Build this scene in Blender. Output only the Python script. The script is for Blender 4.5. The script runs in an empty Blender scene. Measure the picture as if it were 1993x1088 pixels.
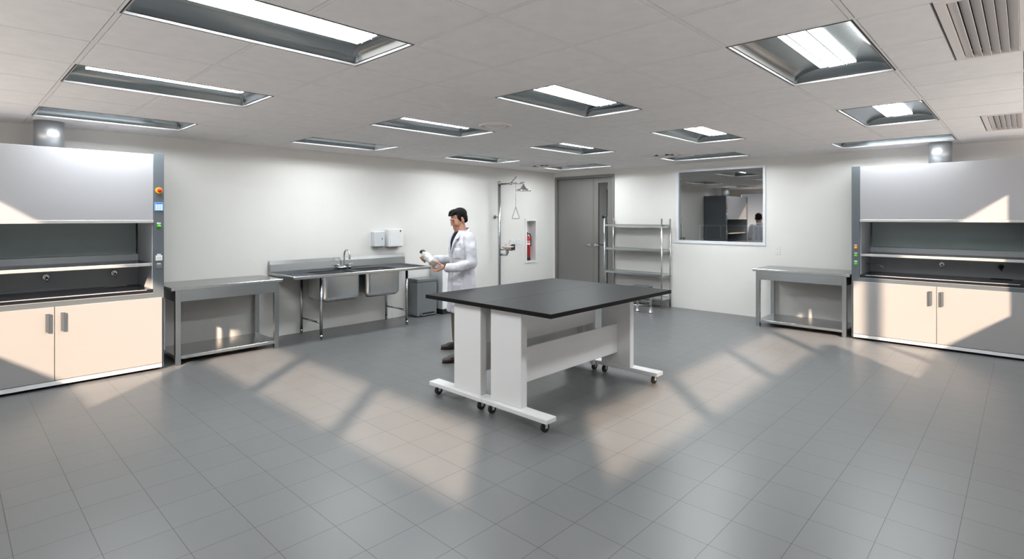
import bpy, bmesh, math, random
from mathutils import Vector, Matrix
random.seed(7)
C = bpy.context.scene
COL = C.collection

# ------------------------------------------------------------------ camera
F_PX, HY, EYE, HEAD = 1050.4, 423.5, 1.604, 43.52
H = 2.554                                    # ceiling height
XL, XR, YN, YF = -7.33, 0.50, -0.50, 9.02    # walls
cam = bpy.data.cameras.new('camera')
cam.sensor_width = 36.0
cam.lens = 36.0 * F_PX / 1993.0
cam.shift_y = (HY - 544.0) / 1993.0
cam.clip_start = 0.05
camo = bpy.data.objects.new('camera', cam)
COL.objects.link(camo)
camo.location = (0, 0, EYE)
camo.rotation_euler = (math.radians(90), 0, math.radians(HEAD))
C.camera = camo

# ------------------------------------------------------------------ view, world, sun
C.view_settings.view_transform = 'Standard'
C.view_settings.look = 'None'
C.view_settings.gamma = 1.0
C.view_settings.exposure = 0.0
C.view_settings.use_curve_mapping = False
C.cycles.use_denoising = True
C.cycles.max_bounces = 10
C.cycles.diffuse_bounces = 6
C.cycles.glossy_bounces = 4
C.cycles.sample_clamp_indirect = 6.0
C.cycles.caustics_reflective = False
C.cycles.caustics_refractive = False

w = bpy.data.worlds.new('sky'); C.world = w; w.use_nodes = True
nt = w.node_tree; nt.nodes.clear()
wo = nt.nodes.new('ShaderNodeOutputWorld'); bg = nt.nodes.new('ShaderNodeBackground')
tc = nt.nodes.new('ShaderNodeTexCoord'); sp = nt.nodes.new('ShaderNodeSeparateXYZ')
cr = nt.nodes.new('ShaderNodeValToRGB'); mr = nt.nodes.new('ShaderNodeMapRange')
mr.inputs[1].default_value = -0.6; mr.inputs[2].default_value = 0.9
e = cr.color_ramp.elements
e[0].position = 0.0; e[0].color = (1.30, 1.21, 1.13, 1)
e[1].position = 1.0; e[1].color = (0.14, 0.17, 0.22, 1)
x = e.new(0.37); x.color = (1.40, 1.30, 1.22, 1)
x = e.new(0.43); x.color = (0.20, 0.22, 0.25, 1)
nt.links.new(tc.outputs['Generated'], sp.inputs[0]); nt.links.new(sp.outputs['Z'], mr.inputs[0])
nt.links.new(mr.outputs[0], cr.inputs[0]); nt.links.new(cr.outputs[0], bg.inputs[0])
bg.inputs[1].default_value = 1.6
nt.links.new(bg.outputs[0], wo.inputs[0])

sun = bpy.data.lights.new('sun', 'SUN')
sun.energy = 12.5; sun.angle = math.radians(1.8); sun.color = (1.0, 0.77, 0.58)
suno = bpy.data.objects.new('sun', sun); COL.objects.link(suno)
SD = Vector((-0.683, 0.730, -0.520)).normalized()
suno.rotation_euler = SD.to_track_quat('-Z', 'Y').to_euler()
suno.location = (6, -6, 6)

LAMP_EMIT = 52.0

# ------------------------------------------------------------------ materials
def lin(v):
    v /= 255.0
    return v / 12.92 if v <= 0.04045 else ((v + 0.055) / 1.055) ** 2.4
def mat(name, rgb, rough=0.5, metal=0.0, spec=0.5, coat=0.0, noise=0.0, nscale=30, bump=0.0, stretch=(1, 1, 1), emit=None, es=0):
    m = bpy.data.materials.new(name); m.use_nodes = True
    t = m.node_tree; b = t.nodes['Principled BSDF']
    b.inputs['Base Color'].default_value = (*rgb, 1)
    b.inputs['Roughness'].default_value = rough
    b.inputs['Metallic'].default_value = metal
    b.inputs['Specular IOR Level'].default_value = spec
    b.inputs['Coat Weight'].default_value = coat
    b.inputs['Coat Roughness'].default_value = 0.08
    if emit:
        b.inputs['Emission Color'].default_value = (*emit, 1); b.inputs['Emission Strength'].default_value = es
    if noise or bump:
        co = t.nodes.new('ShaderNodeTexCoord'); mp = t.nodes.new('ShaderNodeMapping')
        mp.inputs['Scale'].default_value = stretch
        n = t.nodes.new('ShaderNodeTexNoise'); n.inputs['Scale'].default_value = nscale; n.inputs['Detail'].default_value = 5
        t.links.new(co.outputs['Object'], mp.inputs[0]); t.links.new(mp.outputs[0], n.inputs[0])
        if noise:
            r = t.nodes.new('ShaderNodeMapRange')
            r.inputs[1].default_value = 0.25; r.inputs[2].default_value = 0.75
            r.inputs[3].default_value = 1 - noise; r.inputs[4].default_value = 1 + noise
            mx = t.nodes.new('ShaderNodeVectorMath'); mx.operation = 'SCALE'
            mx.inputs[0].default_value = rgb
            t.links.new(n.outputs['Fac'], r.inputs[0]); t.links.new(r.outputs[0], mx.inputs['Scale'])
            t.links.new(mx.outputs[0], b.inputs['Base Color'])
        if bump:
            bp = t.nodes.new('ShaderNodeBump'); bp.inputs['Strength'].default_value = bump; bp.inputs['Distance'].default_value = 0.01
            t.links.new(n.outputs['Fac'], bp.inputs['Height']); t.links.new(bp.outputs[0], b.inputs['Normal'])
    return m

M = {}
M['wall'] = mat('wall_paint', (0.76, 0.745, 0.715), 0.7, noise=0.012, nscale=3)
M['tile'] = mat('ceiling_tile', (0.94, 0.915, 0.905), 0.9, noise=0.035, nscale=9, bump=0.15)
M['tbar'] = mat('ceiling_grid', (0.92, 0.90, 0.89), 0.6)
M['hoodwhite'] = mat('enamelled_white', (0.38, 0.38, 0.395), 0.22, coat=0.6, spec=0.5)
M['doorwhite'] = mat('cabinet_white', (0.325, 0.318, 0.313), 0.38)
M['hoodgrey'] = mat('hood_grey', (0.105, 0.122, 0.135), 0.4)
M['hoodin'] = mat('hood_liner', (0.27, 0.325, 0.325), 0.22, noise=0.04, nscale=4)
M['liner2'] = mat('hood_liner_lower', (0.50, 0.52, 0.54), 0.45)
M['trim'] = mat('sash_trim', (0.50, 0.49, 0.48), 0.4, metal=0.3)
M['whiteplinth'] = mat('plinth_white', (0.85, 0.85, 0.86), 0.35, metal=0.2)
M['blacktop'] = mat('epoxy_black', (0.012, 0.013, 0.018), 0.22)
M['island_top'] = mat('island_black', (0.008, 0.0085, 0.009), 0.45, spec=0.12, noise=0.08, nscale=60)
M['islandwhite'] = mat('island_white', (0.82, 0.81, 0.81), 0.4)
M['steel'] = mat('brushed_steel', (0.47, 0.49, 0.50), 0.22, metal=1.0, noise=0.03, nscale=12, stretch=(1, 1, 18))
M['steeltop'] = mat('steel_top', (0.55, 0.57, 0.57), 0.26, metal=1.0, noise=0.03, nscale=10)
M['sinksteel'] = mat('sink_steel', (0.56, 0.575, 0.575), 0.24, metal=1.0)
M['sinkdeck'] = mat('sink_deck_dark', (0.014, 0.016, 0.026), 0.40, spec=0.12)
M['chrome'] = mat('chrome', (0.62, 0.62, 0.62), 0.2, metal=1.0)
M['duct'] = mat('duct_metal', (0.62, 0.65, 0.67), 0.38, metal=1.0)
M['dark'] = mat('dark_gap', (0.012, 0.012, 0.013), 0.8)
M['black'] = mat('black_plastic', (0.012, 0.012, 0.013), 0.5)
M['handle'] = mat('handle_grey', (0.20, 0.21, 0.22), 0.35, metal=0.6)
M['doorgrey'] = mat('door_grey', (0.165, 0.16, 0.152), 0.22, spec=0.6)
M['doorframe'] = mat('door_frame_grey', (0.17, 0.165, 0.157), 0.45)
M['winframe'] = mat('window_frame_white', (0.74, 0.76, 0.80), 0.35)
M['exframe'] = mat('outer_frame', (0.55, 0.56, 0.58), 0.4)
M['reflector'] = mat('lamp_reflector', (0.34, 0.37, 0.38), 0.22, metal=1.0)
M['rim'] = mat('lamp_rim', (0.42, 0.42, 0.42), 0.4)
M['lens'] = mat('lamp_lens', (0.9, 0.9, 0.9), 0.5, emit=(0.93, 0.975, 1.0), es=LAMP_EMIT)
M['vent'] = mat('vent_white', (0.84, 0.79, 0.77), 0.5)
M['plastic'] = mat('white_plastic', (0.78, 0.78, 0.77), 0.35)
M['dispgrey'] = mat('dispenser_grey', (0.62, 0.65, 0.67), 0.35)
M['tag'] = mat('tag_white', (0.85, 0.85, 0.85), 0.5)
M['red'] = mat('extinguisher_red', (0.62, 0.015, 0.02), 0.28, coat=0.4)
M['redbtn'] = mat('button_red', (0.75, 0.03, 0.02), 0.35)
M['orange'] = mat('button_orange', (0.80, 0.28, 0.02), 0.35)
M['yellow'] = mat('button_yellow', (0.85, 0.45, 0.02), 0.35)
M['green'] = mat('button_green', (0.10, 0.50, 0.04), 0.35)
M['lcd'] = mat('screen_blue', (0.05, 0.12, 0.3), 0.3, emit=(0.30, 0.48, 0.75), es=0.7)
M['lcdlight'] = mat('screen_light', (0.4, 0.5, 0.6), 0.3, emit=(0.60, 0.75, 0.90), es=0.9)
M['lcddark'] = mat('screen_dark', (0.02, 0.06, 0.2), 0.3, emit=(0.05, 0.16, 0.55), es=0.9)
M['bin'] = mat('bin_grey', (0.24, 0.26, 0.265), 0.35, metal=0.5)
M['cabgrey'] = mat('low_cabinet_side', (0.50, 0.515, 0.53), 0.45)
M['bowl'] = mat('eyewash_bowl', (0.62, 0.50, 0.47), 0.35)
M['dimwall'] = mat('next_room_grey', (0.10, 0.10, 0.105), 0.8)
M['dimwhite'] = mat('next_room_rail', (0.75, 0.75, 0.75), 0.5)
M['darkseat'] = mat('stool_seat', (0.055, 0.06, 0.063), 0.35)
M['coat'] = mat('coat_cotton', (0.54, 0.54, 0.58), 0.9, bump=0.25, nscale=14)
M['trouser'] = mat('trousers_khaki', (0.15, 0.13, 0.08), 0.9)
M['shoe'] = mat('shoe_brown', (0.045, 0.033, 0.026), 0.5)
M['sole'] = mat('shoe_sole', (0.008, 0.008, 0.008), 0.7)
M['hair'] = mat('hair_black', (0.006, 0.005, 0.005), 0.7, spec=.15, bump=0.35, nscale=70, stretch=(1, 1, .3))
M['skin'] = mat('skin', (0.42, 0.21, 0.14), 0.5)
M['lip'] = mat('lips', (0.38, 0.13, 0.10), 0.5)
M['eye'] = mat('eye_white', (0.7, 0.68, 0.66), 0.3)
M['brow'] = mat('eyebrow', (0.02, 0.014, 0.012), 0.7)
M['shirt'] = mat('shirt_navy', (0.006, 0.009, 0.018), 0.9, spec=.1)
M['strap'] = mat('watch_strap', (0.03, 0.012, 0.01), 0.5)
M['bottle'] = mat('bottle_plastic', (0.46, 0.46, 0.46), 0.3)
M['label'] = mat('bottle_label', (0.85, 0.85, 0.86), 0.5)
M['ink'] = mat('label_ink', (0.03, 0.03, 0.05), 0.6)

def glass_mat(name, k, tint=(1, 1, 1)):
    m = bpy.data.materials.new(name); m.use_nodes = True
    t = m.node_tree; t.nodes.clear()
    o = t.nodes.new('ShaderNodeOutputMaterial'); mx = t.nodes.new('ShaderNodeMixShader')
    tr = t.nodes.new('ShaderNodeBsdfTransparent'); gl = t.nodes.new('ShaderNodeBsdfGlossy')
    tr.inputs[0].default_value = (*tint, 1)
    gl.inputs['Roughness'].default_value = 0.015; gl.inputs['Color'].default_value = (1, 1, 1, 1)
    mx.inputs[0].default_value = k
    t.links.new(tr.outputs[0], mx.inputs[1]); t.links.new(gl.outputs[0], mx.inputs[2]); t.links.new(mx.outputs[0], o.inputs[0])
    return m
M['glass'] = glass_mat('window_glass', 0.32, (0.6, 0.62, 0.63))
M['doorglass'] = glass_mat('door_glass', 0.22, (0.7, 0.72, 0.72))

# floor: grey stoneware tiles with thin dark joints
def floor_mat():
    m = bpy.data.materials.new('floor_tiles'); m.use_nodes = True
    t = m.node_tree; b = t.nodes['Principled BSDF']
    N = t.nodes.new; Lk = t.links.new
    co = N('ShaderNodeTexCoord'); s = N('ShaderNodeSeparateXYZ'); Lk(co.outputs['Object'], s.inputs[0])
    def mth(op, a, bb=None, cc=None):
        n = N('ShaderNodeMath'); n.operation = op
        for i, v in enumerate((a, bb, cc)):
            if v is None: continue
            if isinstance(v, (int, float)): n.inputs[i].default_value = v
            else: Lk(v, n.inputs[i])
        return n.outputs[0]
    P = 0.294
    def joint(sock, off):
        f = mth('FRACT', mth('DIVIDE', mth('SUBTRACT', sock, off), P))
        d = mth('MULTIPLY', mth('MINIMUM', f, mth('SUBTRACT', 1.0, f)), P)
        return d
    dx = joint(s.outputs['X'], -1.125 + P * 0); dy = joint(s.outputs['Y'], 0.226)
    d = mth('MINIMUM', dx, dy)
    jm = mth('LESS_THAN', d, 0.0014)
    ixc = mth('FLOOR', mth('DIVIDE', mth('SUBTRACT', s.outputs['X'], -1.125), P))
    iyc = mth('FLOOR', mth('DIVIDE', mth('SUBTRACT', s.outputs['Y'], 0.226), P))
    cb = N('ShaderNodeCombineXYZ'); Lk(ixc, cb.inputs[0]); Lk(iyc, cb.inputs[1])
    wn = N('ShaderNodeTexWhiteNoise'); wn.noise_dimensions = '3D'; Lk(cb.outputs[0], wn.inputs[0])
    n1 = N('ShaderNodeTexNoise'); n1.inputs['Scale'].default_value = 5; n1.inputs['Detail'].default_value = 8; n1.inputs['Roughness'].default_value = 0.7
    mp = N('ShaderNodeMapping'); mp.inputs['Scale'].default_value = (1.0, 2.2, 1); Lk(co.outputs['Object'], mp.inputs[0]); Lk(mp.outputs[0], n1.inputs[0])
    n2 = N('ShaderNodeTexNoise'); n2.inputs['Scale'].default_value = 220; n2.inputs['Detail'].default_value = 2
    Lk(co.outputs['Object'], n2.inputs[0])
    v = mth('ADD', mth('MULTIPLY', wn.outputs[0], 0.05), mth('ADD', mth('MULTIPLY', n1.outputs[0], 0.12), mth('MULTIPLY', n2.outputs[0], 0.22)))
    v = mth('ADD', v, 0.80)
    v = mth('MULTIPLY', v, mth('SUBTRACT', 1.0, mth('MULTIPLY', jm, 0.85)))
    sc = N('ShaderNodeVectorMath'); sc.operation = 'SCALE'; sc.inputs[0].default_value = (0.140, 0.142, 0.144)
    Lk(v, sc.inputs['Scale']); Lk(sc.outputs[0], b.inputs['Base Color'])
    r = mth('ADD', 0.28, mth('MULTIPLY', n1.outputs[0], 0.12)); Lk(r, b.inputs['Roughness'])
    b.inputs['Specular IOR Level'].default_value = 0.5
    bp = N('ShaderNodeBump'); bp.inputs['Strength'].default_value = 0.05; bp.inputs['Distance'].default_value = 0.002
    Lk(n2.outputs[0], bp.inputs['Height']); Lk(bp.outputs[0], b.inputs['Normal'])
    return m
M['floor'] = floor_mat()

# ------------------------------------------------------------------ geometry helpers
class MB:
    def __init__(s): s.bm = bmesh.new()
    def box(s, x0, x1, y0, y1, z0, z1, bev=0.0, seg=1):
        vs = [s.bm.verts.new((x, y, z)) for x in (x0, x1) for y in (y0, y1) for z in (z0, z1)]
        fs = [(0, 1, 3, 2), (4, 6, 7, 5), (0, 4, 5, 1), (2, 3, 7, 6), (0, 2, 6, 4), (1, 5, 7, 3)]
        F = [s.bm.faces.new([vs[i] for i in f]) for f in fs]
        if bev > 0:
            es = list({e for f in F for e in f.edges})
            bmesh.ops.bevel(s.bm, geom=es, offset=bev, segments=seg, profile=0.5, affect='EDGES')
        return s
    def ring(s, c, ax, r, n, rot=0.0):
        ax = Vector(ax).normalized()
        u = ax.orthogonal().normalized(); v = ax.cross(u)
        return [s.bm.verts.new(Vector(c) + r * (math.cos(a) * u + math.sin(a) * v)) for a in (rot + 2 * math.pi * k / n for k in range(n))]
    def skin(s, A, B, smooth=True):
        n = len(A)
        for k in range(n):
            f = s.bm.faces.new((A[k], A[(k + 1) % n], B[(k + 1) % n], B[k])); f.smooth = smooth
    def cyl(s, p, q, r, r2=None, n=16, caps=True):
        r2 = r if r2 is None else r2
        ax = Vector(q) - Vector(p)
        A = s.ring(p, ax, r, n); B = s.ring(q, ax, r2, n)
        s.skin(A, B)
        if caps: s.bm.faces.new(A[::-1]); s.bm.faces.new(B)
        return s
    def tube(s, pts, r, n=10):
        pts = [Vector(p) for p in pts]; prev = None; u = None
        for i, p in enumerate(pts):
            d = (pts[min(i + 1, len(pts) - 1)] - pts[max(i - 1, 0)]).normalized()
            if u is None: u = d.orthogonal().normalized()
            u = (u - d * u.dot(d)).normalized(); v = d.cross(u)
            rr = r[i] if isinstance(r, (list, tuple)) else r
            R = [s.bm.verts.new(p + rr * (math.cos(2 * math.pi * k / n) * u + math.sin(2 * math.pi * k / n) * v)) for k in range(n)]
            if prev: s.skin(prev, R)
            else: s.bm.faces.new(R[::-1])
            prev = R
        s.bm.faces.new(prev)
        return s
    def lathe(s, c, prof, n=28, ax=(0, 0, 1)):
        ax = Vector(ax).normalized(); prev = None
        for (r, h) in prof:
            R = s.ring(Vector(c) + ax * h, ax, max(r, 1e-4), n)
            if prev: s.skin(prev, R)
            prev = R
        return s
    def ball(s, c, r, sub=2, mtx=None):
        m = Matrix.Translation(Vector(c)) @ (mtx if mtx else Matrix.Diagonal((r, r, r, 1) if not isinstance(r, (tuple, list)) else (*r, 1)))
        g = bmesh.ops.create_icosphere(s.bm, subdivisions=sub, radius=1.0, matrix=m)
        for v in g['verts']:
            for f in v.link_faces: f.smooth = True
        return s
    def prism(s, poly, axis, a, b):
        def P(u, v, w): return {'x': (w, u, v), 'y': (u, w, v), 'z': (u, v, w)}[axis]
        A = [s.bm.verts.new(P(u, v, a)) for u, v in poly]; B = [s.bm.verts.new(P(u, v, b)) for u, v in poly]
        s.skin(A, B, False); s.bm.faces.new(A[::-1]); s.bm.faces.new(B)
        return s
    def holed(s, axis, a0, a1, b0, b1, holes, lo, hi):
        """slab across an axis with rectangular holes (a0,a1,b0,b1)"""
        As = sorted({a0, a1, *[h[0] for h in holes], *[h[1] for h in holes]}); As = [v for v in As if a0 <= v <= a1]
        Bs = sorted({b0, b1, *[h[2] for h in holes], *[h[3] for h in holes]}); Bs = [v for v in Bs if b0 <= v <= b1]
        def P(u, v, w): return {'x': (w, u, v), 'y': (u, w, v), 'z': (u, v, w)}[axis]
        def full(i, j):
            if i < 0 or j < 0 or i >= len(As) - 1 or j >= len(Bs) - 1: return False
            ca, cb = (As[i] + As[i + 1]) / 2, (Bs[j] + Bs[j + 1]) / 2
            return not any(h[0] < ca < h[1] and h[2] < cb < h[3] for h in holes)
        V = {}
        def vt(i, j, k):
            if (i, j, k) not in V: V[(i, j, k)] = s.bm.verts.new(P(As[i], Bs[j], (lo, hi)[k]))
            return V[(i, j, k)]
        for i in range(len(As) - 1):
            for j in range(len(Bs) - 1):
                if not full(i, j): continue
                s.bm.faces.new((vt(i, j, 0), vt(i, j + 1, 0), vt(i + 1, j + 1, 0), vt(i + 1, j, 0)))
                s.bm.faces.new((vt(i, j, 1), vt(i + 1, j, 1), vt(i + 1, j + 1, 1), vt(i, j + 1, 1)))
                if not full(i - 1, j): s.bm.faces.new((vt(i, j, 0), vt(i, j, 1), vt(i, j + 1, 1), vt(i, j + 1, 0)))
                if not full(i + 1, j): s.bm.faces.new((vt(i + 1, j, 0), vt(i + 1, j + 1, 0), vt(i + 1, j + 1, 1), vt(i + 1, j, 1)))
                if not full(i, j - 1): s.bm.faces.new((vt(i, j, 0), vt(i + 1, j, 0), vt(i + 1, j, 1), vt(i, j, 1)))
                if not full(i, j + 1): s.bm.faces.new((vt(i, j + 1, 0), vt(i, j + 1, 1), vt(i + 1, j + 1, 1), vt(i + 1, j + 1, 0)))
        return s
    def build(s, name, m, parent=None, **kw):
        bmesh.ops.recalc_face_normals(s.bm, faces=s.bm.faces)
        me = bpy.data.meshes.new(name); s.bm.to_mesh(me); s.bm.free()
        o = bpy.data.objects.new(name, me); me.materials.append(M[m] if isinstance(m, str) else m)
        COL.objects.link(o)
        if parent: o.parent = parent
        for k, v in kw.items(): o[k] = v
        return o

def tag(o, label, cat, group=None):
    o['label'] = label; o['category'] = cat
    if group: o['group'] = group
    return o
def thing(name, label, cat, loc=(0, 0, 0), rz=0.0, group=None):
    o = bpy.data.objects.new(name, None); COL.objects.link(o)
    o.empty_display_size = 0.1
    o.location = loc; o.rotation_euler = (0, 0, rz)
    return tag(o, label, cat, group)
def copy_tree(o, parent=None, first=True):
    c = o.copy(); COL.objects.link(c)
    if parent: c.parent = parent
    for ch in [k for k in bpy.data.objects if k.parent == o]: copy_tree(ch, c)
    return c
def struct(o): o['kind'] = 'structure'; return o

# ------------------------------------------------------------------ room shell
G = 0.61; GX, GY = -0.599, 0.5606
troffers = []     # (cx, cy, along)
for kx in (-4, -7, -10, -1):
    for y0 in (0, 4, 8):
        if (kx, y0) != (-1, 0): troffers.append((GX + (kx + 0.5) * G, GY + (y0 + 1) * G, 'y'))
troffers += [(GX + (-1) * G, GY + 12.5 * G, 'x'), (GX + (-5) * G, GY + 12.5 * G, 'x'), (GX + (-9) * G, GY + 12.5 * G, 'x')]
tholes = []
for cx, cy, al in troffers:
    hx, hy = (0.305, 0.61) if al == 'y' else (0.61, 0.305)
    tholes.append((cx - hx, cx + hx, cy - hy, cy + hy))
vents = [(GX + 0.305, GX + G, GY + 4 * G, GY + 6 * G), (GX + 0.305, GX + G, GY + 10 * G, GY + 12 * G)]
cassettes = [(GX - 6 * G, GX - 5 * G, GY + 11 * G, GY + 12 * G), (GX - 10 * G, GX - 9 * G, GY + 11 * G, GY + 12 * G)]
holes = tholes + vents + cassettes
def in_hole(x, y): return any(h[0] < x < h[1] and h[2] < y < h[3] for h in holes)

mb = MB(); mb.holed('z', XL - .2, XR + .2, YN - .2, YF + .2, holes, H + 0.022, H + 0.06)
ceil = struct(mb.build('ceiling', 'hoodgrey'))  # dark slab colour stands in for shade inside the tile grooves
ce = MB(); bars = MB()
xs = [GX + k * G for k in range(-12, 3)]; ys = [GY + k * G for k in range(-2, 15)]
hw = 0.011
for x in xs:
    for j in range(len(ys) - 1):
        y0, y1 = max(ys[j], YN), min(ys[j + 1], YF)
        if not (XL < x < XR) or y1 <= y0: continue
        ym = (y0 + y1) / 2
        l, r = in_hole(x - .05, ym), in_hole(x + .05, ym)
        if l and r: continue
        bars.box(x - hw if not l else x, x + hw if not r else x, y0 + hw, y1 - hw, H, H + .0225)
for y in ys:
    for i in range(len(xs) - 1):
        x0, x1 = xs[i], xs[i + 1]
        if not (YN < y < YF) or x1 <= XL or x0 >= XR: continue
        xm = (x0 + x1) / 2
        e0, e1 = x0 + hw, x1 - hw
        if in_hole(xm + .1, y + .05) and in_hole(xm + .1, y - .05):
            if in_hole(xm - .1, y + .05): continue
            e1 = xm - .012
        a, b = in_hole(xm - .1, y - .05), in_hole(xm - .1, y + .05)
        e0, e1 = max(e0, XL), min(e1, XR)
        if e1 <= e0: continue
        bars.box(e0, e1, y - hw if not a else y, y + hw if not b else y, H, H + .0225)
for x in xs:
    for y in ys:
        if not (XL < x < XR and YN < y < YF): continue
        q = [in_hole(x + a, y + b) for a in (-.05, .05) for b in (-.05, .05)]
        if all(q): continue
        l, r = q[0] and q[1], q[2] and q[3]; a, b = q[0] and q[2], q[1] and q[3]
        bars.box(x - (0 if l else hw), x + (0 if r else hw), y - (0 if a else hw), y + (0 if b else hw), H, H + .0225)
gp = hw + 0.0050
for i in range(len(xs) - 1):
    for j in range(len(ys) - 1):
        x0, x1 = xs[i], xs[i + 1]; y0, y1 = ys[j], ys[j + 1]
        xm, ym = (x0 + x1) / 2, (y0 + y1) / 2
        if x1 <= XL or x0 >= XR or y1 <= YN or y0 >= YF: continue
        x0, x1, y0, y1 = x0 + gp, x1 - gp, y0 + gp, y1 - gp
        if in_hole(xm + .2, ym):
            if in_hole(xm - .2, ym): continue
            x1 = xm - .012
        x0, x1, y0, y1 = max(x0, XL), min(x1, XR), max(y0, YN), min(y1, YF)
        if x1 - x0 < .01 or y1 - y0 < .01: continue
        ce.box(x0, x1, y0, y1, H - 0.001, H + 0.0225)
ce.build('ceiling_tiles', 'tile', ceil); bars.build('ceiling_grid', 'tbar', ceil)

struct(MB().box(XL - .3, XR + .3, YN - .3, YF + .3, -0.1, 0).build('floor', 'floor'))

# left wall with the extinguisher niche
struct(MB().holed('x', YN - .2, YF + .2, 0, H + .05, [(8.115, 8.44, .705, 1.562)], XL - .2, XL).build('wall_left', 'wall'))
# far wall: interior window and door openings
WX0, WX1, WZ0, WZ1 = -4.49, -3.01, 1.185, 2.425
DX0, DX1, DZ = -7.284, -5.805, 2.458
struct(MB().holed('y', XL, XR + .2, 0, H + .05, [(WX0, WX1, WZ0, WZ1), (DX0, DX1, 0, DZ)], YF, YF + .15).build('wall_far', 'wall'))
# glazed walls behind the camera
nb_hi, nb_lo = 1.74, 0.93
ZT = 2.43
struct(MB().holed('y', XL - .2, XR + .2, 0, H + .05, [(-4.38, .16, nb_hi, ZT), (-7.0, -4.38, nb_lo, ZT)], YN - .08, YN).build('wall_near', 'wall'))
struct(MB().holed('x', YN, YF, 0, H + .05, [(.19, 5.25, nb_hi, ZT), (5.25, 8.7, nb_lo, ZT)], XR, XR + .08).build('wall_right', 'wall'))
def outer_window(n, axis, a0, a1, asplit, zs, muls):
    m = MB()
    def bx(p0, p1, z0, z1, w=.03):
        if axis == 'y': m.box(p0, p1, YN - .06, YN - .005, z0, z1)
        else: m.box(XR + .005, XR + .06, p0, p1, z0, z1)
    lo = lambda p: zs if (p > asplit) == (axis == 'y') else nb_lo
    for q in muls: bx(q - .075, q + .075, lo(q), ZT)
    for (p0, p1) in ((a0, asplit), (asplit, a1)):
        z0 = lo((p0 + p1) / 2)
        bx(p0, p1, z0, z0 + .04); bx(p0, p1, ZT - .04, ZT)
    bx(a0, a0 + .04, lo(a0), ZT); bx(a1 - .04, a1, lo(a1), ZT)
    return struct(m.build('window_%d' % n, 'exframe'))
outer_window(2, 'y', -7.0, .16, -4.38, nb_hi, [-1.34, -2.84, -4.34])
outer_window(3, 'x', .19, 8.7, 5.25, nb_hi, [1.69, 3.19, 4.69, 6.19, 7.69])

# interior window
wf = MB(); wf.holed('y', WX0 - .035, WX1 + .02, WZ0 - .03, WZ1 + .03, [(WX0 + .02, WX1 - .02, WZ0 + .02, WZ1 - .02)], YF - .012, YF + .05)
wroot = struct(wf.build('window_1', 'winframe'))
MB().box(WX0 + .015, WX1 - .015, YF + .02, YF + .026, WZ0 + .015, WZ1 - .015).build('pane', 'glass', wroot)
# room beyond the interior window (dim, unlit)
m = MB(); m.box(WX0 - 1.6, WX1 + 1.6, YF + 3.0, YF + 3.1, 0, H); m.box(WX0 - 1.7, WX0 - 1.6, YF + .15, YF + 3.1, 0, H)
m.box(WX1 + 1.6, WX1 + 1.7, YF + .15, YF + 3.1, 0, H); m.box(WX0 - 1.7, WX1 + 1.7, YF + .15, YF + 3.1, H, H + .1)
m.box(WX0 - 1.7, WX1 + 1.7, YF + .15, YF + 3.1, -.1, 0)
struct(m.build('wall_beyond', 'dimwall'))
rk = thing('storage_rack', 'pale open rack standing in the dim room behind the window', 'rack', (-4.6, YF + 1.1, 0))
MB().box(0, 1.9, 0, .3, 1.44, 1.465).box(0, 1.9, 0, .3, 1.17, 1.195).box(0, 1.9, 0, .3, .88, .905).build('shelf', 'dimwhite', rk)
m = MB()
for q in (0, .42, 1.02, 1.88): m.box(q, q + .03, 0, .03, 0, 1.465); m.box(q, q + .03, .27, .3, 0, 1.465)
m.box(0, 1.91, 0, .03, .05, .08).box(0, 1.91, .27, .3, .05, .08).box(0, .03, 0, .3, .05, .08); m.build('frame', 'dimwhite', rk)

# double door
dr = MB(); dr.holed('y', DX0, DX1, 0, DZ, [(DX0 + .055, DX1 - .045, 0, DZ - .05)], YF - .015, YF + .10)
droot = struct(dr.build('door_1', 'doorframe'))
dl = MB().box(-7.222, -6.318, YF + .02, YF + .065, .008, DZ - .054).build('door_leaf', 'doorgrey', droot)
d2 = MB().holed('y', -6.312, -5.853, .008, DZ - .054, [(-6.20, -5.972, .29, 2.30)], YF + .02, YF + .065).build('door_leaf', 'doorgrey', droot)
MB().box(-6.20, -5.972, YF + .038, YF + .044, .29, 2.30).build('glass_panel', 'doorglass', d2)
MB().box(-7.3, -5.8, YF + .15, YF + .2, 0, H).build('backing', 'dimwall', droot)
for (lf, px, sg) in ((dl, -6.375, -1), (d2, -6.255, 1)):
    MB().cyl((px, YF + .02, 1.055), (px, YF - .005, 1.055), .026).cyl((px, YF, 1.055), (px, YF - .055, 1.055), .010).tube([(px, YF - .05, 1.055), (px + sg * .02, YF - .055, 1.055), (px + sg * .13, YF - .055, 1.05)], .010).build('door_handle', 'chrome', lf)

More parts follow.
